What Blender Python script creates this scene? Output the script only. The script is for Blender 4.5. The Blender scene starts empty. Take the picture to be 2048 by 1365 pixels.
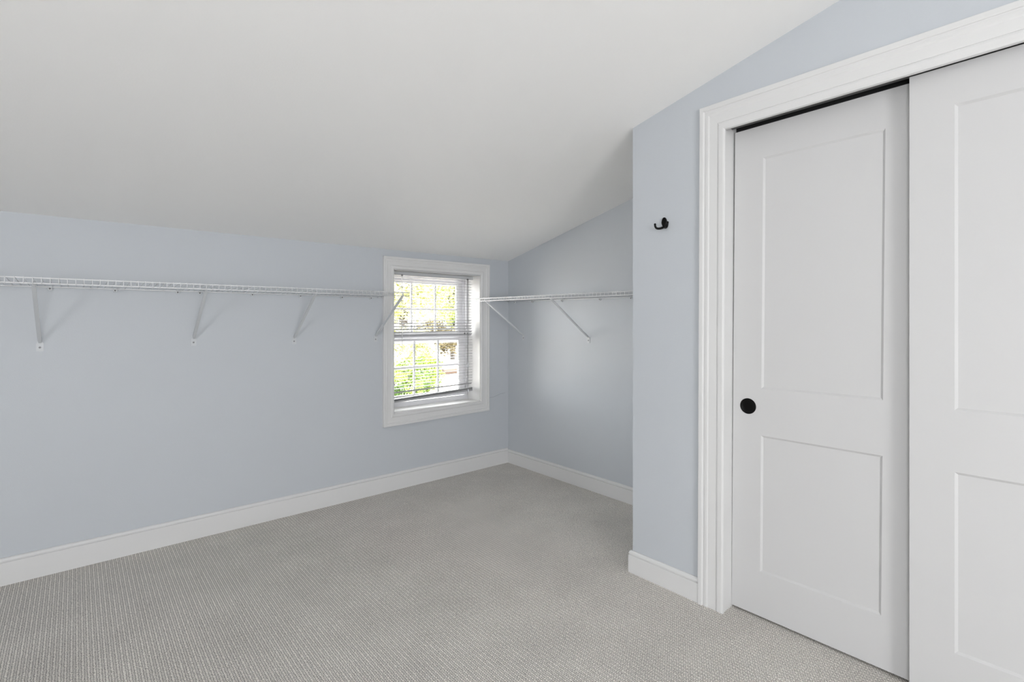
import bpy, bmesh, math, random
from mathutils import Vector, Matrix
random.seed(7)
scene = bpy.context.scene
C = scene.collection
R = math.radians

# ------------------------------------------------------------------ camera
EYE = 1.235
cam = bpy.data.cameras.new('camera')
cam_o = bpy.data.objects.new('camera', cam)
C.objects.link(cam_o)
cam_o.location = (0, 0, EYE)
cam_o.rotation_euler = (R(90), 0, R(48.9 - 90))
cam.sensor_width = 36.0
cam.lens = 36.0 * 1000.0 / 2048.0
cam.shift_y = (643.0 - 682.5) / 2048.0
cam.clip_start = 0.05
cam.clip_end = 300
scene.camera = cam_o

# ------------------------------------------------------------------ world, lights, exposure
world = bpy.data.worlds.new('world')
scene.world = world
world.use_nodes = True
bg = world.node_tree.nodes['Background']
bg.inputs['Color'].default_value = (0.985, 0.985, 1.0, 1)
bg.inputs['Strength'].default_value = 16.0

sun = bpy.data.lights.new('sun', 'SUN')
sun.energy = 9.0
sun.angle = R(2)
sun.color = (1, 0.95, 0.86)
sun_o = bpy.data.objects.new('sun', sun)
C.objects.link(sun_o)
sun_o.rotation_euler = (R(38), 0, R(-60))


def area(name, loc, rot, sx, sy, power, col=(1, 1, 1)):
    l = bpy.data.lights.new(name, 'AREA')
    l.shape = 'RECTANGLE'
    l.size, l.size_y = sx, sy
    l.energy = power
    l.color = col
    o = bpy.data.objects.new(name, l)
    C.objects.link(o)
    o.location = loc
    o.rotation_euler = rot
    return o


# the daylight comes in through the window in view and two unseen openings added behind the camera; portals guide sampling there
for nm, loc, rot, sx, sy in (('portal_rear', (-0.45, -3.27, 1.15), (R(90), 0, 0), 1.3, 1.2),
                             ('portal_side', (-2.67, -1.05, 0.95), (R(90), 0, R(-90)), 1.0, 1.2),
                             ('portal_window', (2.15, 3.62, 1.09), (R(-90), 0, 0), 0.80, 1.08)):
    area(nm, loc, rot, sx, sy, 1.0).data.cycles.is_portal = True

vs = scene.view_settings
vs.view_transform = 'Standard'
vs.look = 'None'
vs.gamma = 1.0
vs.use_curve_mapping = False
vs.exposure = 0.16


# ------------------------------------------------------------------ materials
def new_mat(name):
    m = bpy.data.materials.new(name)
    m.use_nodes = True
    nt = m.node_tree
    return m, nt, nt.nodes, nt.links, nt.nodes['Principled BSDF']


def paint(name, col, rough=0.5, bump=0.0, scale=300.0, var=0.0, metal=0.0, spec=0.5):
    m, nt, N, Lk, b = new_mat(name)
    b.inputs['Base Color'].default_value = (*col, 1)
    b.inputs['Roughness'].default_value = rough
    b.inputs['Metallic'].default_value = metal
    b.inputs['Specular IOR Level'].default_value = spec
    tc = N.new('ShaderNodeTexCoord')
    if bump:
        n = N.new('ShaderNodeTexNoise')
        n.inputs['Scale'].default_value = scale
        n.inputs['Detail'].default_value = 3
        bp = N.new('ShaderNodeBump')
        bp.inputs['Strength'].default_value = bump
        bp.inputs['Distance'].default_value = 0.001
        Lk.new(tc.outputs['Object'], n.inputs['Vector'])
        Lk.new(n.outputs['Fac'], bp.inputs['Height'])
        Lk.new(bp.outputs['Normal'], b.inputs['Normal'])
    if var:
        n2 = N.new('ShaderNodeTexNoise')
        n2.inputs['Scale'].default_value = 2.2
        n2.inputs['Detail'].default_value = 4
        Lk.new(tc.outputs['Object'], n2.inputs['Vector'])
        mx = N.new('ShaderNodeMix')
        mx.data_type = 'RGBA'
        Lk.new(n2.outputs['Fac'], mx.inputs[0])
        mx.inputs[6].default_value = (*[c * (1 - var) for c in col], 1)
        mx.inputs[7].default_value = (*[min(1, c * (1 + var)) for c in col], 1)
        Lk.new(mx.outputs[2], b.inputs['Base Color'])
    return m


M_wall = paint('blue_grey_wall_paint', (0.543, 0.572, 0.604), 0.55, 0.25, 220, 0.015)
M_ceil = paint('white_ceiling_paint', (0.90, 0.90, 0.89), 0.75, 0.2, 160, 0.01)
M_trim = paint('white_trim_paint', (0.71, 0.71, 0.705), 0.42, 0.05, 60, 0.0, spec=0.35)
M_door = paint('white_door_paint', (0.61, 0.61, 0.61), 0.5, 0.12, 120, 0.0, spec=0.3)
M_wire = paint('white_coated_wire', (0.83, 0.84, 0.85), 0.35)
M_brace = paint('white_coated_steel', (0.60, 0.62, 0.64), 0.4)
M_plastic = paint('white_plastic', (0.68, 0.70, 0.72), 0.4)
M_screw = paint('grey_screw_metal', (0.18, 0.18, 0.18), 0.45, metal=0.6)
M_black = paint('matte_black_metal', (0.003, 0.003, 0.003), 0.4, spec=0.15)
M_track = paint('dark_track_metal', (0.035, 0.036, 0.037), 0.35, metal=0.3)
M_dark = paint('closet_interior_paint', (0.35, 0.36, 0.38), 0.8)
M_vinyl = paint('white_vinyl', (0.74, 0.74, 0.76), 0.35)
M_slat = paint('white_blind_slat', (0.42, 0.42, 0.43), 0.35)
M_cord = paint('white_cord', (0.7, 0.7, 0.7), 0.7)
M_cord_dark = paint('grey_cord', (0.3, 0.3, 0.3), 0.7)
M_crack = paint('crack_shadow', (0.25, 0.27, 0.30), 0.9)


def glass_mat():
    m, nt, N, Lk, b = new_mat('window_glass')
    out = N['Material Output']
    tr = N.new('ShaderNodeBsdfTransparent')
    tr.inputs['Color'].default_value = (0.97, 0.98, 0.97, 1)
    gl = N.new('ShaderNodeBsdfGlossy')
    gl.inputs['Roughness'].default_value = 0.02
    fr = N.new('ShaderNodeFresnel')
    fr.inputs['IOR'].default_value = 1.35
    mx = N.new('ShaderNodeMixShader')
    Lk.new(fr.outputs[0], mx.inputs[0])
    Lk.new(tr.outputs[0], mx.inputs[1])
    Lk.new(gl.outputs[0], mx.inputs[2])
    Lk.new(mx.outputs[0], out.inputs['Surface'])
    return m


M_glass = glass_mat()


def wand_mat():
    m, nt, N, Lk, b = new_mat('clear_acrylic')
    b.inputs['Base Color'].default_value = (0.9, 0.9, 0.9, 1)
    b.inputs['Roughness'].default_value = 0.1
    b.inputs['Alpha'].default_value = 0.55
    return m


M_wand = wand_mat()


def carpet_mat():
    m, nt, N, Lk, b = new_mat('looped_grey_carpet')
    b.inputs['Roughness'].default_value = 0.95
    b.inputs['Specular IOR Level'].default_value = 0.1
    tc = N.new('ShaderNodeTexCoord')
    wob = N.new('ShaderNodeTexNoise')
    wob.inputs['Scale'].default_value = 110
    wob.inputs['Detail'].default_value = 2
    Lk.new(tc.outputs['Object'], wob.inputs['Vector'])

    def math_(op, a, b_=None, c=None):
        n = N.new('ShaderNodeMath')
        n.operation = op
        for i, v in enumerate((a, b_, c)):
            if v is None:
                continue
            if isinstance(v, (int, float)):
                n.inputs[i].default_value = v
            else:
                Lk.new(v, n.inputs[i])
        return n.outputs[0]
    sep = N.new('ShaderNodeSeparateXYZ')
    Lk.new(tc.outputs['Object'], sep.inputs[0])
    wx = math_('MULTIPLY_ADD', wob.outputs['Fac'], 0.009, -0.0045)
    wcol = N.new('ShaderNodeSeparateColor')
    Lk.new(wob.outputs['Color'], wcol.inputs[0])
    wy = math_('MULTIPLY_ADD', wcol.outputs[1], 0.011, -0.0055)
    x = math_('ADD', sep.outputs[0], wx)
    y = math_('ADD', sep.outputs[1], wy)
    # rows of loops run along y; two kinds of row alternate: knotty loops and a smoother cord
    u = math_('DIVIDE', x, 0.0078)
    row = math_('FLOOR', u)
    fu = math_('ABSOLUTE', math_('SINE', math_('MULTIPLY', u, math.pi)))
    par = math_('MODULO', math_('ABSOLUTE', row), 2.0)
    vv = math_('ADD', math_('DIVIDE', y, 0.0092), math_('MULTIPLY', row, 0.5))
    fv = math_('ABSOLUTE', math_('SINE', math_('MULTIPLY', vv, math.pi)))
    knot = math_('MULTIPLY', math_('POWER', fu, 0.6), math_('POWER', fv, 0.6))
    cord = math_('MULTIPLY', math_('POWER', fu, 0.6), math_('MULTIPLY_ADD', fv, 0.30, 0.30))
    sel = N.new('ShaderNodeMix')
    sel.data_type = 'FLOAT'
    Lk.new(par, sel.inputs[0])
    Lk.new(knot, sel.inputs[2])
    Lk.new(cord, sel.inputs[3])
    h0 = sel.outputs[0]
    fib = N.new('ShaderNodeTexNoise')
    fib.inputs['Scale'].default_value = 600
    fib.inputs['Detail'].default_value = 4
    fib.inputs['Roughness'].default_value = 0.7
    Lk.new(tc.outputs['Object'], fib.inputs['Vector'])
    h = math_('ADD', h0, math_('MULTIPLY', fib.outputs['Fac'], 0.55))
    # yarn colour: heathered light and dark strands, with shade painted into the gaps between loops
    yn = N.new('ShaderNodeTexNoise')
    yn.inputs['Scale'].default_value = 330
    yn.inputs['Detail'].default_value = 5
    yn.inputs['Roughness'].default_value = 0.75
    Lk.new(tc.outputs['Object'], yn.inputs['Vector'])
    f = math_('ADD', math_('MULTIPLY', h0, 0.46), math_('MULTIPLY', yn.outputs['Fac'], 1.25))
    cr = N.new('ShaderNodeValToRGB')
    cr.color_ramp.elements[0].position = 0.60
    cr.color_ramp.elements[0].color = (0.225, 0.213, 0.196, 1)
    cr.color_ramp.elements[1].position = 0.97
    cr.color_ramp.elements[1].color = (1.0, 0.96, 0.90, 1)
    Lk.new(f, cr.inputs[0])
    big = N.new('ShaderNodeTexNoise')
    big.inputs['Scale'].default_value = 3.5
    big.inputs['Detail'].default_value = 5
    Lk.new(tc.outputs['Object'], big.inputs['Vector'])
    mul = N.new('ShaderNodeMix')
    mul.data_type = 'RGBA'
    mul.blend_type = 'MULTIPLY'
    mul.inputs[0].default_value = 1
    Lk.new(cr.outputs[0], mul.inputs[6])
    comb = N.new('ShaderNodeCombineColor')
    bv = math_('MULTIPLY_ADD', big.outputs['Fac'], 0.30, 0.86)
    for i in range(3):
        Lk.new(bv, comb.inputs[i])
    Lk.new(comb.outputs[0], mul.inputs[7])
    Lk.new(mul.outputs[2], b.inputs['Base Color'])
    bp = N.new('ShaderNodeBump')
    bp.inputs['Strength'].default_value = 1.0
    bp.inputs['Distance'].default_value = 0.003
    Lk.new(h, bp.inputs['Height'])
    Lk.new(bp.outputs['Normal'], b.inputs['Normal'])
    return m


M_carpet = carpet_mat()


def leaf_mat(name, c1, c2, scale=3.0):
    m, nt, N, Lk, b = new_mat(name)
    tc = N.new('ShaderNodeTexCoord')
    n = N.new('ShaderNodeTexNoise')
    n.inputs['Scale'].default_value = scale
    n.inputs['Detail'].default_value = 6
    Lk.new(tc.outputs['Object'], n.inputs['Vector'])
    cr = N.new('ShaderNodeValToRGB')
    cr.color_ramp.elements[0].position = 0.35
    cr.color_ramp.elements[0].color = (*c1, 1)
    cr.color_ramp.elements[1].position = 0.65
    cr.color_ramp.elements[1].color = (*c2, 1)
    Lk.new(n.outputs['Fac'], cr.inputs[0])
    Lk.new(cr.outputs[0], b.inputs['Base Color'])
    b.inputs['Roughness'].default_value = 0.6
    b.inputs['Subsurface Weight'].default_value = 0.0
    return m


M_leaf = leaf_mat('bright_green_leaves', (0.03, 0.07, 0.006), (0.16, 0.22, 0.02))
M_leaf_y = leaf_mat('yellow_green_leaves', (0.22, 0.25, 0.06), (0.60, 0.58, 0.30))
M_leaf_m = leaf_mat('light_green_leaves', (0.10, 0.15, 0.02), (0.45, 0.48, 0.16))
M_leaf_b = leaf_mat('brownish_undergrowth_leaves', (0.035, 0.025, 0.012), (0.12, 0.10, 0.035))
M_bark = leaf_mat('bark', (0.015, 0.01, 0.008), (0.03, 0.025, 0.02), 8)
M_ground = leaf_mat('pale_garden_ground', (0.45, 0.38, 0.32), (0.80, 0.74, 0.68), 1.2)
M_timber = leaf_mat('brown_timber', (0.022, 0.010, 0.004), (0.04, 0.02, 0.008), 5)


# ------------------------------------------------------------------ mesh helpers
class MB:
    def __init__(self):
        self.v, self.f = [], []

    def add(self, vs_, fs):
        n = len(self.v)
        self.v += [tuple(p) for p in vs_]
        self.f += [tuple(i + n for i in q) for q in fs]
        return self

    def box(self, x0, x1, y0, y1, z0, z1):
        if x0 > x1: x0, x1 = x1, x0
        if y0 > y1: y0, y1 = y1, y0
        if z0 > z1: z0, z1 = z1, z0
        return self.add([(x0, y0, z0), (x1, y0, z0), (x1, y1, z0), (x0, y1, z0),
                         (x0, y0, z1), (x1, y0, z1), (x1, y1, z1), (x0, y1, z1)],
                        [(0, 3, 2, 1), (4, 5, 6, 7), (0, 1, 5, 4), (1, 2, 6, 5), (2, 3, 7, 6), (3, 0, 4, 7)])

    def sweep(self, sections, closed_sec=True, caps=True):
        """sections: list of rings with equal point counts"""
        m = len(sections[0])
        vs_ = [p for s in sections for p in s]
        fs = []
        for i in range(len(sections) - 1):
            for j in range(m if closed_sec else m - 1):
                a = i * m + j
                b_ = i * m + (j + 1) % m
                fs.append((a, b_, b_ + m, a + m))
        if caps:
            fs.append(tuple(reversed(range(m))))
            fs.append(tuple((len(sections) - 1) * m + j for j in range(m)))
        return self.add(vs_, fs)

    def tube(self, pts, r, seg=6):
        pts = [Vector(p) for p in pts]
        rs = r if isinstance(r, (list, tuple)) else [r] * len(pts)
        rings = []
        for i, p in enumerate(pts):
            d = (pts[min(i + 1, len(pts) - 1)] - pts[max(i - 1, 0)]).normalized()
            ref = Vector((0, 0, 1)) if abs(d.z) < 0.9 else Vector((1, 0, 0))
            a = d.cross(ref).normalized()
            b_ = d.cross(a).normalized()
            rings.append([p + (a * math.cos(t) + b_ * math.sin(t)) * rs[i] for t in
                          [2 * math.pi * k / seg for k in range(seg)]])
        return self.sweep(rings)

    def lathe(self, prof, centre, axis, seg=32):
        """prof: list (radius, along axis)"""
        c = Vector(centre)
        ax = Vector(axis).normalized()
        ref = Vector((0, 0, 1)) if abs(ax.z) < 0.9 else Vector((1, 0, 0))
        a = ax.cross(ref).normalized()
        b_ = ax.cross(a).normalized()
        rings = []
        for r_, h in prof:
            rings.append([c + ax * h + (a * math.cos(2 * math.pi * k / seg) + b_ * math.sin(2 * math.pi * k / seg)) * r_
                          for k in range(seg)])
        return self.sweep(rings)

    def build(self, name, mat, parent=None, bevel=0.0, smooth=False, origin=None):
        me = bpy.data.meshes.new(name)
        o0 = Vector(origin) if origin else Vector((0, 0, 0))
        me.from_pydata([tuple(Vector(p) - o0) for p in self.v], [], self.f)
        bm = bmesh.new()
        bm.from_mesh(me)
        bmesh.ops.recalc_face_normals(bm, faces=bm.faces)
        bm.to_mesh(me)
        bm.free()
        me.materials.append(mat)
        if smooth:
            for p in me.polygons:
                p.use_smooth = True
        o = bpy.data.objects.new(name, me)
        C.objects.link(o)
        if origin:
            o.location = origin
        if parent:
            o.parent = parent
            o.matrix_parent_inverse = Matrix.Translation(-parent.location)
        if bevel:
            md = o.modifiers.new('bevel', 'BEVEL')
            md.width = bevel
            md.segments = 2
            md.limit_method = 'ANGLE'
            md.angle_limit = R(40)
        return o


def tag(o, label, cat, group=None):
    o['label'] = label
    o['category'] = cat
    if group:
        o['group'] = group
    return o


def struct(o):
    o['kind'] = 'structure'
    return o


def empty(name, loc=(0, 0, 0)):
    o = bpy.data.objects.new(name, None)
    C.objects.link(o)
    o.location = loc
    o.empty_display_size = 0.1
    return o


def inst(me_obj, parent, loc, rot=None):
    """another object sharing the mesh, placed in world coordinates under parent"""
    o = me_obj.copy()
    C.objects.link(o)
    o.parent = parent
    o.matrix_parent_inverse = Matrix.Translation(-parent.location)
    o.location = loc
    if rot:
        o.rotation_euler = rot
    return o


# ------------------------------------------------------------------ dimensions read off the photograph
YW = 3.331            # left (window) wall face
XP = 2.068            # closet wall face
YC = 1.465            # outer corner of the closet wall
Y_NEAR = -3.16        # wall behind the camera
X_NEAR = -2.56        # wall to the left of the camera
RIDGE_Y = 0.05        # slope of the ceiling ends here (behind the view)


def ceil_z(y, x=1.0):
    return 2.5146 + 0.0036 * x - 0.2290 * max(y, RIDGE_Y)


def xr(y):            # back wall face, slightly out of square
    return 2.861 + (y - YW) * 0.02195


# ------------------------------------------------------------------ structure
f = MB().box(X_NEAR - 0.2, 3.05, Y_NEAR - 0.2, YW + 0.05, -0.12, 0.0)
struct(f.build('floor', M_carpet))

c = MB()
pts = []
ys = [YW + 0.35, RIDGE_Y, Y_NEAR - 0.2]
for y in ys:
    for x in (X_NEAR - 0.2, 3.05):
        pts.append((x, y, 2.5146 + 0.0036 * x - 0.2290 * max(y, RIDGE_Y)))
        pts.append((x, y, 2.5146 + 0.0036 * x - 0.2290 * max(y, RIDGE_Y) + 0.15))
fs = []
for i in (0, 4):
    fs += [(i, i + 2, i + 6, i + 4), (i + 1, i + 5, i + 7, i + 3), (i, i + 4, i + 5, i + 1), (i + 2, i + 3, i + 7, i + 6)]
fs += [(0, 1, 3, 2), (8, 10, 11, 9)]
c.add(pts, fs)
struct(c.build('ceiling', M_ceil))

# window opening in the left wall
WX0, WX1, WZ0, WZ1 = 1.750, 2.552, 0.556, 1.618
TH = 0.30
w = MB()


def wl(x0, x1, z0, z1=None):
    """piece of the left wall, top following the ceiling when z1 is None"""
    zt0 = z1 if z1 is not None else ceil_z(YW, x0) + 0.004
    zt1 = z1 if z1 is not None else ceil_z(YW, x1) + 0.004
    zb0 = z1 if z1 is not None else ceil_z(YW + TH, x0) + 0.004
    zb1 = z1 if z1 is not None else ceil_z(YW + TH, x1) + 0.004
    w.add([(x0, YW, z0), (x1, YW, z0), (x1, YW + TH, z0), (x0, YW + TH, z0),
           (x0, YW, zt0), (x1, YW, zt1), (x1, YW + TH, zb1), (x0, YW + TH, zb0)],
          [(0, 3, 2, 1), (4, 5, 6, 7), (0, 1, 5, 4), (1, 2, 6, 5), (2, 3, 7, 6), (3, 0, 4, 7)])


wl(X_NEAR - 0.2, WX0, -0.1)
wl(WX1, 3.05, -0.1)
wl(WX0, WX1, -0.1, WZ0)
wl(WX0, WX1, WZ1)
wall_left = struct(w.build('wall_left', M_wall))

# hairline crack to the right of the window
cr_pts = [(2.655, 0.585), (2.69, 0.586), (2.72, 0.592), (2.75, 0.600), (2.775, 0.606), (2.80, 0.607), (2.826, 0.611)]
MB().tube([(x, YW, z) for x, z in cr_pts], 0.0009, 5).build('hairline_crack', M_crack, wall_left)

# back wall (far right in view), slightly out of square
b = MB()
y0, y1 = Y_NEAR - 0.2, YW
for ya, yb in ((YC - 0.06, y1), (RIDGE_Y, YC - 0.06), (y0, RIDGE_Y)):
    b.add([(xr(ya), ya, -0.1), (xr(yb), yb, -0.1), (3.05, yb, -0.1), (3.05, ya, -0.1),
           (xr(ya), ya, ceil_z(ya, 2.85) + .004), (xr(yb), yb, ceil_z(yb, 2.85) + .004),
           (3.05, yb, ceil_z(yb, 3.05) + .004), (3.05, ya, ceil_z(ya, 3.05) + .004)],
          [(0, 3, 2, 1), (4, 5, 6, 7), (0, 1, 5, 4), (1, 2, 6, 5), (2, 3, 7, 6), (3, 0, 4, 7)])
struct(b.build('wall_back', M_wall))

# closet wall with the door opening, and the closet's end wall
OY1, OY0, OZ = 1.006, -0.285, 2.095      # rough opening
WT = 0.11
p = MB()


def pw(ya, yb, z0, x0=XP, x1=XP + WT):
    p.add([(x0, ya, z0), (x1, ya, z0), (x1, yb, z0), (x0, yb, z0),
           (x0, ya, ceil_z(ya, x0) + .004), (x1, ya, ceil_z(ya, x1) + .004),
           (x1, yb, ceil_z(yb, x1) + .004), (x0, yb, ceil_z(yb, x0) + .004)],
          [(0, 3, 2, 1), (4, 5, 6, 7), (0, 1, 5, 4), (1, 2, 6, 5), (2, 3, 7, 6), (3, 0, 4, 7)])


pw(OY1 + .014, YC, -0.1)
p.box(XP, XP + WT, OY1, OY1 + .014, OZ - .01, OZ)
pw(RIDGE_Y, OY1 + .014, OZ)
pw(OY0, RIDGE_Y, OZ)
pw(Y_NEAR - 0.2, OY0, -0.1)
pw(YC - 0.1, YC, -0.1, XP + WT, xr(YC))
struct(p.build('wall_right', M_wall))

# wall behind the camera and wall to its left, each with an unseen opening put in and sized for the daylight
n = MB()
n.box(X_NEAR - 0.2, -1.1, Y_NEAR - 0.12, Y_NEAR, -0.1, 2.53)
n.box(0.2, 3.05, Y_NEAR - 0.12, Y_NEAR, -0.1, 2.53)
n.box(-1.1, 0.2, Y_NEAR - 0.12, Y_NEAR, -0.1, 0.55)
n.box(-1.1, 0.2, Y_NEAR - 0.12, Y_NEAR, 1.75, 2.53)
struct(n.build('wall_rear', M_wall))
n = MB()


def ws(ya, yb, z0, z1=None):
    za = z1 if z1 is not None else ceil_z(ya, X_NEAR) + .004
    zb = z1 if z1 is not None else ceil_z(yb, X_NEAR) + .004
    n.add([(X_NEAR - .12, ya, z0), (X_NEAR, ya, z0), (X_NEAR, yb, z0), (X_NEAR - .12, yb, z0),
           (X_NEAR - .12, ya, za), (X_NEAR, ya, za), (X_NEAR, yb, zb), (X_NEAR - .12, yb, zb)],
          [(0, 3, 2, 1), (4, 5, 6, 7), (0, 1, 5, 4), (1, 2, 6, 5), (2, 3, 7, 6), (3, 0, 4, 7)])


ws(Y_NEAR, -1.55, -0.1)
ws(RIDGE_Y, YW, -0.1)
ws(-0.55, RIDGE_Y, -0.1)
ws(-1.55, -0.55, 1.55)
ws(-1.55, -0.55, -0.1, 0.35)
struct(n.build('wall_side', M_wall))


# ------------------------------------------------------------------ baseboards
def baseboard(name, a, b_, nrm, h, t=0.016, ext_a=0.0, ext_b=0.0):
    """board along a->b (floor points on the wall face), nrm points into the room"""
    a, b_ = Vector((*a, 0)), Vector((*b_, 0))
    nv = Vector((*nrm, 0)).normalized()
    prof = [(0, -0.01), (t, -0.01), (t, h - 0.021), (t - 0.006, h - 0.0195), (t - 0.006, h - 0.0165),
            (t - 0.001, h - 0.013), (t - 0.004, h - 0.004), (t - 0.009, h), (0, h)]
    m = MB()
    d = (b_ - a).normalized()
    rings = []
    for q, e in ((a, ext_a), (b_, ext_b)):
        rings.append([q + nv * u + Vector((0, 0, z)) + d * (e * u / t) for u, z in prof])
    m.sweep(rings)
    return struct(m.build(name, M_trim))


baseboard('baseboard_left', (X_NEAR, YW), (xr(YW), YW), (0, -1), 0.127, ext_b=-0.016)
baseboard('baseboard_back', (xr(YW), YW), (xr(YC), YC), (-1, 0.022), 0.113, ext_a=0.016, ext_b=0.0)
baseboard('baseboard_right', (XP, YC), (XP, 1.112), (-1, 0), 0.106, ext_a=-0.016)
baseboard('baseboard_corner', (xr(YC), YC), (XP, YC), (0, 1), 0.106, ext_b=0.016)
baseboard('baseboard_side', (X_NEAR, YW), (X_NEAR, Y_NEAR), (1, 0), 0.12)
baseboard('baseboard_rear', (X_NEAR, Y_NEAR), (XP, Y_NEAR), (0, 1), 0.12)
baseboard('baseboard_near', (XP, -0.41), (XP, Y_NEAR), (-1, 0), 0.106)


# ------------------------------------------------------------------ casing profile (w: 0 outer .. 1 inner, t: proud of wall)
CAS = [(0.0, 0.0), (0.0, 0.018), (0.015, 0.0195), (0.14, 0.0195), (0.17, 0.0185), (0.185, 0.0155), (0.21, 0.015),
       (0.28, 0.0165), (0.35, 0.0162), (0.40, 0.0140), (0.70, 0.0125), (0.712, 0.0108), (0.73, 0.0140), (0.78, 0.0160), (0.93, 0.0160),
       (0.985, 0.0138), (1.0, 0.010), (1.0, 0.0)]


def casing_board(parent, name, o0, o1, i0, i1, to3d, mat=M_trim):
    """o0,o1 outer corner points, i0,i1 the matching inner corner points (2-D in the wall plane)"""
    r0, r1 = [], []
    for w_, t in CAS:
        q0 = (o0[0] + (i0[0] - o0[0]) * w_, o0[1] + (i0[1] - o0[1]) * w_)
        q1 = (o1[0] + (i1[0] - o1[0]) * w_, o1[1] + (i1[1] - o1[1]) * w_)
        r0.append(to3d(q0, t))
        r1.append(to3d(q1, t))
    return MB().sweep([r0, r1]).build(name, mat, parent)


# ------------------------------------------------------------------ window_1
win = struct(empty('window_1', (2.15, YW, WZ0)))
to_w = lambda q, t: (q[0], YW - t, q[1])
# outer corners (bottom-left, bottom-right, top-right, top-left)
OC = [(1.666, 0.469), (2.638, 0.481), (2.643, 1.712), (1.668, 1.706)]
IC = [(1.752, 0.557), (2.550, 0.567), (2.552, 1.622), (1.752, 1.618)]
for k in range(4):
    casing_board(win, 'casing_board', OC[k], OC[(k + 1) % 4], IC[k], IC[(k + 1) % 4], to_w)
JX0, JX1, JZ0, JZ1 = 1.758, 2.545, 0.570, 1.614
LD = 0.285
MB().box(WX0 + .001, JX0, YW - 0.004, YW + LD, WZ0, WZ1).build('jamb_board', M_trim, win)
MB().box(JX1, WX1 - .001, YW - 0.004, YW + LD, WZ0, WZ1).build('jamb_board', M_trim, win)
MB().box(WX0, WX1, YW - 0.004, YW + LD, JZ1, WZ1 - .001).build('head_board', M_trim, win)
MB().box(WX0, WX1, YW - 0.004, YW + 0.165, WZ0 + .001, JZ0).build('sill_board', M_trim, win)
# sloping vinyl sill under the sash
MB().add([(JX0, YW + .165, WZ0), (JX1, YW + .165, WZ0), (JX1, YW + LD, WZ0), (JX0, YW + LD, WZ0),
          (JX0, YW + .165, .606), (JX1, YW + .165, .606), (JX1, YW + LD, .590), (JX0, YW + LD, .590)],
         [(0, 3, 2, 1), (4, 5, 6, 7), (0, 1, 5, 4), (1, 2, 6, 5), (2, 3, 7, 6), (3, 0, 4, 7)]).build('window_sill', M_vinyl, win)
# vinyl side channels
for sx0, sx1 in ((JX0, JX0 + 0.020), (JX1 - 0.020, JX1)):
    m = MB()
    m.box(sx0, sx1, YW + .165, YW + .178, .60, JZ1)
    m.box(sx0, sx1, YW + .214, YW + .222, .60, JZ1)
    m.box(sx0, sx1, YW + .262, YW + LD, .60, JZ1)
    xm = (sx0, sx0 + .006) if sx0 < 2 else (sx1 - .006, sx1)
    m.box(xm[0], xm[1], YW + .165, YW + LD, .60, JZ1)
    m.build('side_channel', M_vinyl, win, bevel=0.0015)


def sash(name, yc, z0, z1, gx0, gx1, gz0, gz1, mx, mz, x0, x1):
    """one sash: frame (part) with muntins and panes as sub-parts"""
    d = 0.016
    m = MB()
    for q in (-1, 1):
        m.box(x0, gx0 - .004, yc - d, yc + d, z0, z1)
        m.box(gx1 + .004, x1, yc - d, yc + d, z0, z1)
        break
    m.box(gx0 - .004, gx1 + .004, yc - d, yc + d, z0, gz0 - .004)
    m.box(gx0 - .004, gx1 + .004, yc - d, yc + d, gz1 + .004, z1)
    fr = m.build(name, M_vinyl, win, bevel=0.002)
    # glazing bead
    g = MB()
    e = 0.009
    for (a0, a1, c0, c1) in ((gx0 - .006, gx0, gz0 - .006, gz1 + .006), (gx1, gx1 + .006, gz0 - .006, gz1 + .006),
                             (gx0, gx1, gz0 - .006, gz0), (gx0, gx1, gz1, gz1 + .006)):
        g.box(a0, a1, yc - e, yc + e, c0, c1)
    g.build('glazing_bead', M_vinyl, fr)
    for x in mx:
        MB().box(x - .0085, x + .0085, yc - .006, yc + .006, gz0, gz1).build('muntin', M_vinyl, fr, bevel=0.0015)
    MB().box(gx0, gx1, yc - .0064, yc + .0064, mz - .0075, mz + .0075).build('muntin', M_vinyl, fr, bevel=0.0015)
    xs = [gx0] + list(mx) + [gx1]
    zs = [gz0, mz, gz1]
    for i in range(3):
        for j in range(2):
            MB().box(xs[i], xs[i + 1], yc - .0015, yc + .0015, zs[j], zs[j + 1]).build('pane', M_glass, fr)
    return fr


YL, YU = YW + 0.196, YW + 0.241
sash('lower_sash', YL, .606, 1.138, 1.829, 2.463, .652, 1.078, (2.039, 2.262), .8675, JX0 + .012, JX1 - .012)
sash('upper_sash', YU, 1.056, 1.600, 1.829, 2.473, 1.127, 1.5415, (2.039, 2.263), 1.3335, JX0 + .012, JX1 - .012)
# sash lock and bottom lift
MB().box(2.12, 2.18, YL - .02, YL + .01, 1.138, 1.146).build('sash_lock', M_vinyl, win, bevel=.002)
MB().box(1.95, 2.33, YL - .022, YL - .012, .617, .626).build('sash_lift', M_vinyl, win, bevel=.002)

# ------------------------------------------------------------------ window blind
YB = YW + 0.085
bl = tag(empty('window_blind', (2.15, YB, 1.60)),
         'white horizontal mini blind hung inside the small window, lowered, bottom rail crooked', 'blind')
BX0, BX1 = 1.772, 2.530
m = MB()
m.box(BX0, BX1, YB - .018, YB + .018, 1.583, 1.611)
m.build('headrail', paint('grey_white_rail', (0.55, 0.56, 0.57), 0.4), bl, bevel=.002)
for x in (1.86, 2.47):
    MB().box(x - .008, x + .008, YB - .021, YB - .017, 1.578, 1.590).build('cord_lock', M_screw, bl, bevel=.001)
SLEN = BX1 - BX0 - .006
sec = [(-0.0125, 0.0), (-0.0065, 0.0014), (0, 0.0019), (0.0065, 0.0014), (0.0125, 0.0)]
sm = MB()
ring = lambda x: [(x, a, z + .0003) for a, z in sec] + [(x, a, z - .0003) for a, z in reversed(sec)]
sm.sweep([ring(-SLEN / 2), ring(SLEN / 2)])
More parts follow.
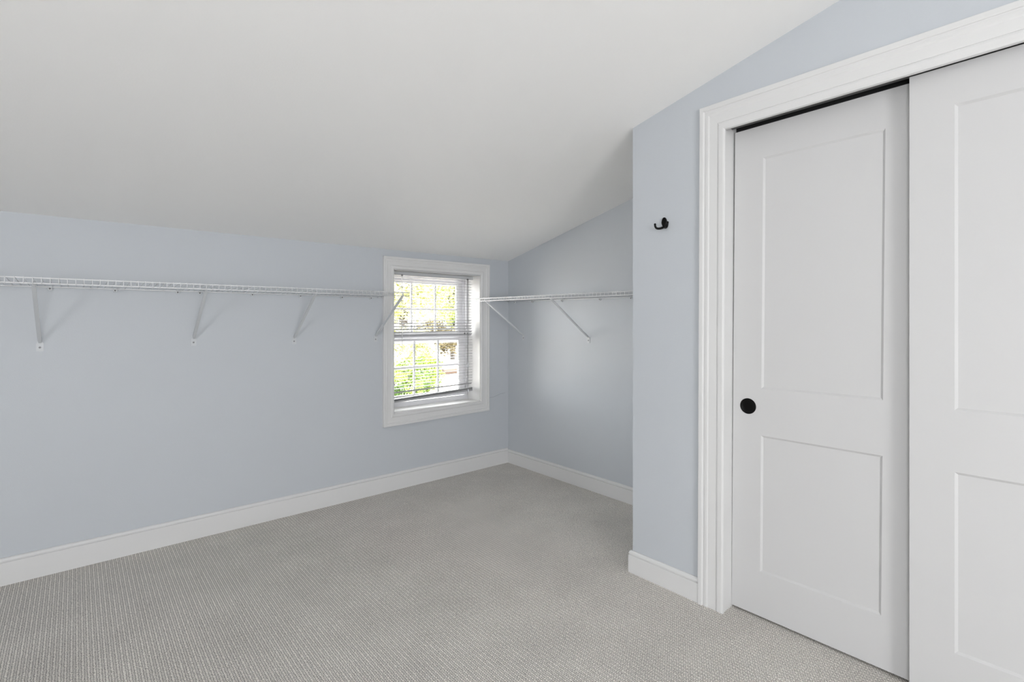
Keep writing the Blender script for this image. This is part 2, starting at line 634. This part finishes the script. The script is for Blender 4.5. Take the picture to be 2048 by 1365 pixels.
slat0 = sm.build('slat', M_slat, bl)
zt, pitch = 1.568, 0.0233
zs_ = []
k = 0
while zt - k * pitch > .72:
    zs_.append(zt - k * pitch)
    k += 1
tilt = {}
for i, z in enumerate(zs_):
    t = 2
    if 1.125 < z < 1.255:
        t = 14 + (1.255 - z) / 0.13 * 30
    tilt[i] = t
for i, z in enumerate(zs_):
    o = slat0 if i == 0 else slat0.copy()
    if i:
        C.objects.link(o)
    sag = 0.0 if z > 1.0 else (1.0 - z) * 0.045
    o.parent = bl
    o.matrix_parent_inverse = Matrix.Translation(-bl.location)
    o.location = ((BX0 + BX1) / 2, YB, z)
    o.rotation_euler = (R(-tilt[i]), -math.atan(sag / SLEN * 1.0), 0)
# last slats: bundled just above the rail, hanging crooked
for z, t, dz in ((.7035, 35, .015),):
    o = slat0.copy()
    C.objects.link(o)
    o.location = ((BX0 + BX1) / 2, YB, z)
    o.rotation_euler = (R(-t), -math.atan(dz / SLEN), 0)
for i in range(5):
    o = slat0.copy()
    C.objects.link(o)
    o.location = ((BX0 + BX1) / 2, YB + random.uniform(-.001, .001), .648 + i * .0035)
    o.rotation_euler = (R(2), -math.atan(.029 / SLEN), 0)
m = MB()
m.box(-SLEN / 2, SLEN / 2, -.012, .012, -.006, .006)
o = m.build('bottom_rail', M_slat, bl, bevel=.002)
o.location = ((BX0 + BX1) / 2, YB, .640)
o.rotation_euler = (0, -math.atan(.029 / SLEN), 0)
for x, zb in ((1.925, .633), (2.385, .648)):
    for dy in (-.0135, .0135):
        MB().tube([(x, YB + dy, 1.583), (x, YB + dy, zb)], .0007, 4).build('ladder_cord', M_cord, bl)
    MB().tube([(x, YB - .001, zb - .002), (x, YB - .001, zb - .010)], .004, 8).build('cord_button', M_plastic, bl)
MB().tube([(1.858, YB - .022, 1.580), (1.859, YB - .024, 1.02)], .003, 6).build('tilt_wand', M_wand, bl)
for x in (2.437, 2.466):
    MB().tube([(x, YB - .022, 1.583), (x, YB - .024, 1.137)], .0011, 4).build('lift_cord', M_cord_dark, bl)
    MB().lathe([(.001, 0), (.004, -.003), (.005, -.012), (.001, -.014)], (x, YB - .024, 1.14), (0, 0, 1), 8).build('cord_stop', M_screw, bl)
MB().tube([(2.470, YB - .024, 1.137), (2.474, YB - .024, .66)], .0011, 4).build('lift_cord', M_cord_dark, bl)
MB().lathe([(.001, .02), (.004, .017), (.0065, -.01), (.006, -.014), (.001, -.015)], (2.473, YB - .024, .868), (0, 0, 1), 10).build('tassel', M_plastic, bl)
MB().lathe([(.001, .012), (.004, .01), (.006, -.01), (.001, -.012)], (2.474, YB - .024, .655), (0, 0, 1), 10).build('tassel', M_plastic, bl)


# ------------------------------------------------------------------ wire shelves
def wire_shelf(label, length, depth, spacing, clips, lighter, loc, rotz, tilt=0.0, back=-0.019, lip_drop=0.0235):
    """local frame: x along the wall, y=0 at the wall, shelf projects to -y"""
    root = tag(empty('wire_shelf', loc), label, 'shelf', None)
    root.rotation_euler = (0, tilt, rotz)

    def part(mb, name, mat, smooth=False):
        o = mb.build(name, mat, None, smooth=smooth)
        o.parent = root
        return o
    rr = 0.0028
    zt_ = 0.0
    for nm, y, z, r_ in (('back_rod', -.010, back, rr), ('middle_rod', -depth * .5, back * .5 - .003, rr),
                         ('front_rod', -depth, zt_, rr), ('lip_rod', -depth - .002, -lip_drop, rr)):
        part(MB().tube([(0, y, z), (length, y, z)], r_, 8), nm, M_wire, True)
    wm = MB().tube([(0, -.006, back + .004), (0, -depth + .004, .0035), (0, -depth - .0025, .0025), (0, -depth - .0045, -.003),
                    (0, -depth - .0055, -lip_drop - .003)], .0014, 6)
    w0 = part(wm, 'cross_wire', M_wire, True)
    nn = int(length / spacing)
    w0.location = (.004, 0, 0)
    for i in range(1, nn + 1):
        o = w0.copy()
        C.objects.link(o)
        o.parent = root
        o.location = (.004 + i * spacing, 0, 0)
    # end cap wire
    c0 = None
    for x in clips:
        m_ = MB()
        m_.box(x - .008, x + .008, -.012, 0, back - .016, back + .005)
        m_.tube([(x - .009, -.010, back), (x + .009, -.010, back)], .0055, 8)
        cl = part(m_, 'wall_clip', M_plastic)
        md = cl.modifiers.new('bevel', 'BEVEL')
        md.width = .002
        md.segments = 2
        md.limit_method = 'ANGLE'
        s = MB().lathe([(.0005, 0), (.0042, 0), (.0042, .0015), (.003, .0025), (.0005, .0025)], (x, -.012, back - .008), (0, -1, 0), 12)
        so = s.build('screw', M_screw, None)
        so.parent = cl
    for x in lighter:
        part(MB().tube([(x - .011, -.010, back), (x + .011, -.010, back)], .006, 10), 'rod_connector', M_plastic)
    return root


SH = 1.4205
x_l = -0.62
long_shelf = wire_shelf('long white wire shelf along the blue grey wall, left of the window', 1.672 - x_l, 0.37, 0.028,
                        [v - x_l for v in (-.0955, .154, .4275, .533, .807, 1.090, 1.364, 1.574)],
                        [v - x_l for v in (.181, 1.635)],
                        (x_l, YW, SH), 0, tilt=-.0022)
ang = math.atan2(0.02195, 1.0)
short_len = YW - .004 - YC - 0.005
short_shelf = wire_shelf('short white wire shelf on the far wall, running behind the closet corner', short_len, 0.395, 0.0305,
                         [3.327 - v for v in (3.231, 3.007, 2.667, 2.287, 2.013)], [],
                         (xr(3.327), 3.327, 1.4195), -math.pi / 2 - ang, tilt=.006, back=-.013, lip_drop=.0205)


def shelf_bracket(label, foot, top, group):
    """diagonal steel strut from a wall tab up to the shelf's front rod"""
    foot, top = Vector(foot), Vector(top)
    horiz = Vector((top.x - foot.x, top.y - foot.y, 0)).normalized()
    side = Vector((-horiz.y, horiz.x, 0))
    root = tag(empty('shelf_bracket', foot), label, 'bracket', group)
    d = (top - foot).normalized()
    nrm = side.cross(d).normalized()
    hw, th = .0075, .0045

    def ring(q, s=1.0):
        return [q + side * (a * hw * s) + nrm * b_ for a, b_ in
                ((-1, -th), (-.72, -th), (-.6, th * .4), (.6, th * .4), (.72, -th), (1, -th), (1, th), (-1, th))]
    m_ = MB()
    st = foot + horiz * .006
    m_.sweep([ring(st, .55), ring(st + d * .025), ring(top - d * .03), ring(top, .7)])
    m_.build('strut', M_brace, root)
    # hooked end around the front rod
    hk = MB()
    hk.tube([top - d * .012 - nrm * .0, top + Vector((0, 0, .006)) + horiz * .004, top + Vector((0, 0, .012)), top + Vector((0, 0, .010)) - horiz * .010], [.006, .005, .004, .003], 8)
    hk.build('hook_end', M_brace, root)
    t_ = MB()
    c_ = foot - Vector((0, 0, .022))
    pts_ = []
    for e in (0.0, .002):
        for a, z in ((-.0135, -.021), (.0135, -.021), (.0135, .016), (.008, .026), (-.008, .026), (-.0135, .016)):
            pts_.append(c_ + side * a + horiz * e + Vector((0, 0, z)))
    t_.sweep([pts_[:6], pts_[6:]])
    t_.build('wall_tab', M_brace, root)
    MB().lathe([(.0005, 0), (.0048, 0), (.0045, .002), (.002, .0032), (.0005, .003)], c_ + horiz * .002 + Vector((0, 0, -.002)), horiz, 14).build('screw', M_screw if label.startswith('dark') else M_brace_dark, root)
    return root


M_brace_dark = paint('dull_screw_head', (0.30, 0.30, 0.31), 0.4, metal=0.4)
g1 = 'diagonal brackets under the long wire shelf'
g2 = 'diagonal brackets under the short wire shelf'
shelf_bracket('leftmost white diagonal shelf bracket, near the left end of the long wire shelf', (-.131, YW, 1.132), (-.137, YW - .368, 1.398), g1)
shelf_bracket('white diagonal bracket under the long wire shelf, second from the left', (.504, YW, 1.139), (.506, YW - .368, 1.402), g1)
shelf_bracket('white diagonal bracket under the long wire shelf, second from the window', (1.053, YW, 1.131), (1.062, YW - .368, 1.404), g1)
shelf_bracket('white diagonal bracket at the end of the long shelf, crossing the window casing', (1.612, YW, 1.131), (1.630, YW - .368, 1.407), g1)
hx = math.cos(ang)
shelf_bracket('white diagonal bracket of the short shelf, nearest the room corner and window', (xr(3.126), 3.126, 1.118), (xr(3.17) - .393, 3.150, 1.400), g2)
shelf_bracket('white diagonal bracket under the short wire shelf, nearer the closet wall', (xr(2.40), 2.400, 1.118), (xr(2.41) - .393, 2.412, 1.397), g2)

# ------------------------------------------------------------------ closet doors
def sheared(o, k, z0=1.0):
    """old-house lean along y"""
    for v in o.data.vertices:
        v.co.y -= k * (v.co.z - z0)


def door_leaf(name, x, ya, yb, z0, z1, panels, lean=0.0):
    """ya = left edge (larger y), x = front face; frame and two recessed panels"""
    root = struct(empty(name, (x, (ya + yb) / 2, z0)))
    T = 0.035
    py0, py1 = panels[0][0], panels[0][1]       # left, right edge of the recesses
    zz = []
    for q in panels:
        zz.append((q[2], q[3]))
    zz.sort()
    m_ = MB()
    m_.box(x, x + T, py0, ya, z0, z1)
    m_.box(x, x + T, yb, py1, z0, z1)
    edges = [z0] + [e for s in zz for e in s] + [z1]
    for i in range(0, len(edges), 2):
        m_.box(x, x + T, py1, py0, edges[i], edges[i + 1])
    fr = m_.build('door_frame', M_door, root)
    sheared(fr, lean)
    for (a, b_) in zz:
        # sloping sticking then a flat recessed field
        s, dpt = .0078, .0062
        q = MB()
        O = [(py0, a), (py1, a), (py1, b_), (py0, b_)]
        I = [(py0 - s, a + s), (py1 + s, a + s), (py1 + s, b_ - s), (py0 - s, b_ - s)]
        vsx = [(x, *k) for k in O] + [(x + dpt, *k) for k in I] + [(x + T, *k) for k in O]
        q.add(vsx, [(0, 1, 5, 4), (1, 2, 6, 5), (2, 3, 7, 6), (3, 0, 4, 7), (4, 5, 6, 7), (8, 11, 10, 9),
                    (0, 8, 9, 1), (1, 9, 10, 2), (2, 10, 11, 3), (3, 11, 8, 0)])
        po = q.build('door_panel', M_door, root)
        sheared(po, lean)
    return root


d1 = door_leaf('door_1', 2.141, 0.9995, 0.345, 0.009, 2.0465,
               [(0.882, 0.4675, 0.956, 1.913), (0.882, 0.4675, 0.195, 0.761)], 0.0075)
d2 = door_leaf('door_2', 2.098, 0.386, -0.268, 0.012, 2.0505,
               [(0.272, -0.143, 0.953, 1.923), (0.272, -0.143, 0.182, 0.757)], 0.0)
# finger pull: flush black disc with a shallow cup
MB().lathe([(.0005, .0), (.033, .0), (.0330, .0015), (.0315, .0030), (.029, .0030), (.0265, .0012), (.014, .0004), (.0005, .0004)],
           (2.141, .9365, .8765), (-1, 0, 0), 40).build('finger_pull', M_black, d1, smooth=True)

# casing, jambs and track round the doors
tr1 = struct(empty('trim_1', (XP, 0.36, 0)))
to_p = lambda q, t: (XP - t, q[0], q[1])
LEAN = .0042
CO = [(1.115, -0.005), (1.1055, 2.162), (-0.395, 2.162), (-0.400, -0.005)]
CI = [(1.004, -0.005), (0.995, 2.043), (-0.283, 2.043), (-0.283, -0.005)]
casing_board(tr1, 'casing_board', CO[0], CO[1], CI[0], CI[1], to_p)
casing_board(tr1, 'casing_head', CO[1], CO[2], CI[1], CI[2], to_p)
casing_board(tr1, 'casing_board', CO[2], CO[3], CI[2], CI[3], to_p)
m = MB().box(XP - .003, XP + WT, 1.0055, 1.0225, -.005, OZ)
o = m.build('door_jamb', M_trim, tr1)
sheared(o, .0042, 0.6)
MB().box(XP - .003, XP + WT, OY0 - .012, OY0 + .004, -.005, OZ).build('door_jamb', M_trim, tr1)
MB().box(XP, XP + WT, OY0, OY1, OZ - .006, OZ).build('head_jamb', M_trim, tr1)
# black double channel track under the head jamb
t = MB()
ya, yb = OY0 + .006, .998
for x0, x1, z0, z1 in ((2.078, 2.170, 2.082, 2.089), (2.078, 2.081, 2.060, 2.089), (2.122, 2.125, 2.062, 2.089),
                       (2.167, 2.170, 2.044, 2.089)):
    t.box(x0, x1, yb, ya, z0, z1)
trk = t.build('door_track', M_track, tr1)
MB().box(2.114, 2.132, ya, yb, 2.0600, 2.0615).build('track_lip', paint('grey_track_edge', (0.12, 0.12, 0.12), 0.4), trk)

# closet interior rod-free back: simple painted liner is the back wall itself

# ------------------------------------------------------------------ coat hook
hk = tag(empty('coat_hook', (XP, 1.2895, 1.69)),
         'small black double coat hook on the blue grey wall left of the closet casing', 'hook')
prof = []
m = MB()
ringf, ringb = [], []
for k in range(28):
    a = 2 * math.pi * k / 28
    yy = math.sin(a)
    zz = math.cos(a)
    wdt = .0140 * (1 - .42 * max(0, -zz) - .02)
    ringf.append((XP - .007, 1.289 + wdt * .8 * yy, 1.694 + .025 * zz * .95))
    ringb.append((XP, 1.289 + wdt * yy, 1.694 + .025 * zz))
ringm = [(XP - .0045, q[1], q[2]) for q in ringb]
m.sweep([ringb, ringm, ringf])
m.build('back_plate', M_black, hk, smooth=False)
for s in (1, -1):
    pts_ = []
    rad = []
    for k in range(11):
        u = k / 10.0
        a = -math.pi * .5 + u * math.pi * .60
        # quarter-plus arc: down from the plate, out and up at the side
        yy = 1.289 + s * (.004 + .029 * math.sin(u * math.pi * .5))
        zz = 1.672 - .006 * math.sin(u * math.pi) + .016 * u ** 2.5
        xx = XP - .006 - .022 * math.sin(u * math.pi * .55)
        pts_.append((xx, yy, zz))
        rad.append(.0058 - .0014 * u)
    pr = MB().tube(pts_, rad, 10)
    pr.lathe([(.0005, -.0054), (.0038, -.0038), (.0054, 0), (.0038, .0038), (.0005, .0054)], pts_[-1], (0, 0, 1), 10)
    pr.build('hook_prong', M_black, hk, smooth=True)

# ------------------------------------------------------------------ outside the window
GZ = -0.6
g = MB()
g.add([(-30, YW + 1.2, GZ), (60, YW + 1.2, GZ), (60, 90, GZ), (-30, 90, GZ)], [(0, 1, 2, 3)])
struct(g.build('ground', M_ground))


def view_point(px, dist, z=GZ):
    """ground point seen in the window at image column px, at the given distance along the view axis"""
    A = R(48.9)
    k = (px - 1024) / 1000.0
    return (dist * (math.cos(A) + math.sin(A) * k), dist * (math.sin(A) - math.cos(A) * k), z)


def leaves(cx, cy, cz, rx, ry, rz, n_, size, rnd, shell=0.45):
    m_ = MB()
    for _ in range(n_):
        while True:
            v = Vector((rnd.uniform(-1, 1), rnd.uniform(-1, 1), rnd.uniform(-1, 1)))
            if shell < v.length < 1:
                break
        lump = 0.8 + .25 * math.sin(v.x * 5 + cx) * math.cos(v.y * 4 + v.z * 5)
        c_ = Vector((cx + v.x * rx * lump, cy + v.y * ry * lump, cz + v.z * rz * lump))
        a = Vector((rnd.gauss(0, 1), rnd.gauss(0, 1), rnd.gauss(0, .6))).normalized()
        b_ = a.cross(Vector((rnd.gauss(0, 1), rnd.gauss(0, 1), rnd.gauss(0, 1)))).normalized()
        s = size * rnd.uniform(.35, .85)
        m_.add([c_ - a * s, c_ + b_ * s * .45, c_ + a * s, c_ - b_ * s * .45], [(0, 1, 2, 3)])
    return m_


def shrub(name, label, cat, pos, r, h, n_, size, mat, seed, trunk=0.0, group=None):
    rnd = random.Random(seed)
    root = tag(empty(name, pos), label, cat, group)
    x, y, z = pos
    s_ = MB()
    for k in range(4 if trunk == 0 else 3):
        a = rnd.uniform(0, 6.28)
        L_ = h * (.75 if trunk == 0 else .9)
        s_.tube([(x + .02 * math.cos(a), y + .02 * math.sin(a), z - .05),
                 (x + r * .15 * math.cos(a), y + r * .15 * math.sin(a), z + L_ * .5),
                 (x + r * .45 * math.cos(a), y + r * .45 * math.sin(a), z + L_)],
                [.03 + trunk, .02 + trunk * .7, .008 + trunk * .2], 7)
    s_.build('stem' if trunk == 0 else 'trunk', M_bark, root)
    zc = z + h * (.55 if trunk == 0 else .62)
    fo = leaves(x, y, zc, r, r, h * (.48 if trunk == 0 else .42), int(n_ * 2.2), size, rnd).build('foliage', mat, root)
    fo['kind'] = 'stuff'
    return root


shrub('garden_shrub', 'leafy green shrub low on the left through the lower window sash', 'shrub', view_point(800, 9.0), .62, 1.15, 2600, .05, M_leaf, 1)
shrub('garden_shrub', 'green shrub in the middle of the lower window sash, beyond the blind', 'shrub', view_point(852, 11.5), .50, 1.15, 2400, .05, M_leaf, 2)
shrub('garden_shrub', 'taller yellow green shrub behind the others at the left of the lower sash', 'shrub', view_point(815, 16), 1.1, 1.75, 3000, .09, M_leaf_y, 3)
shrub('garden_shrub', 'brown and green undergrowth across the top of the lower window sash', 'shrub', view_point(868, 22), 1.7, 1.9, 3500, .11, M_leaf_b, 4)
shrub('garden_tree', 'pale yellow green tree filling the left of the upper window sash', 'tree', view_point(805, 26), 2.2, 6.0, 5200, .16, M_leaf_y, 5, .10)
shrub('garden_tree', 'sunlit yellow tree behind the middle panes of the upper sash', 'tree', view_point(860, 30), 2.2, 6.6, 5200, .17, M_leaf_y, 6, .10)
shrub('garden_tree', 'green leafy tree behind the right hand panes of the upper sash', 'tree', view_point(905, 24), 1.3, 4.9, 2600, .12, M_leaf_m, 8, .08)
a_ = view_point(884, 17.0, GZ + .11)
b2 = view_point(917, 17.6, GZ + .11)
tl = MB().tube([a_, b2], .12, 12).build('garden_timber', M_timber)
tag(tl, 'brown timber log lying on the pale ground outside, seen through lower right pane', 'log')
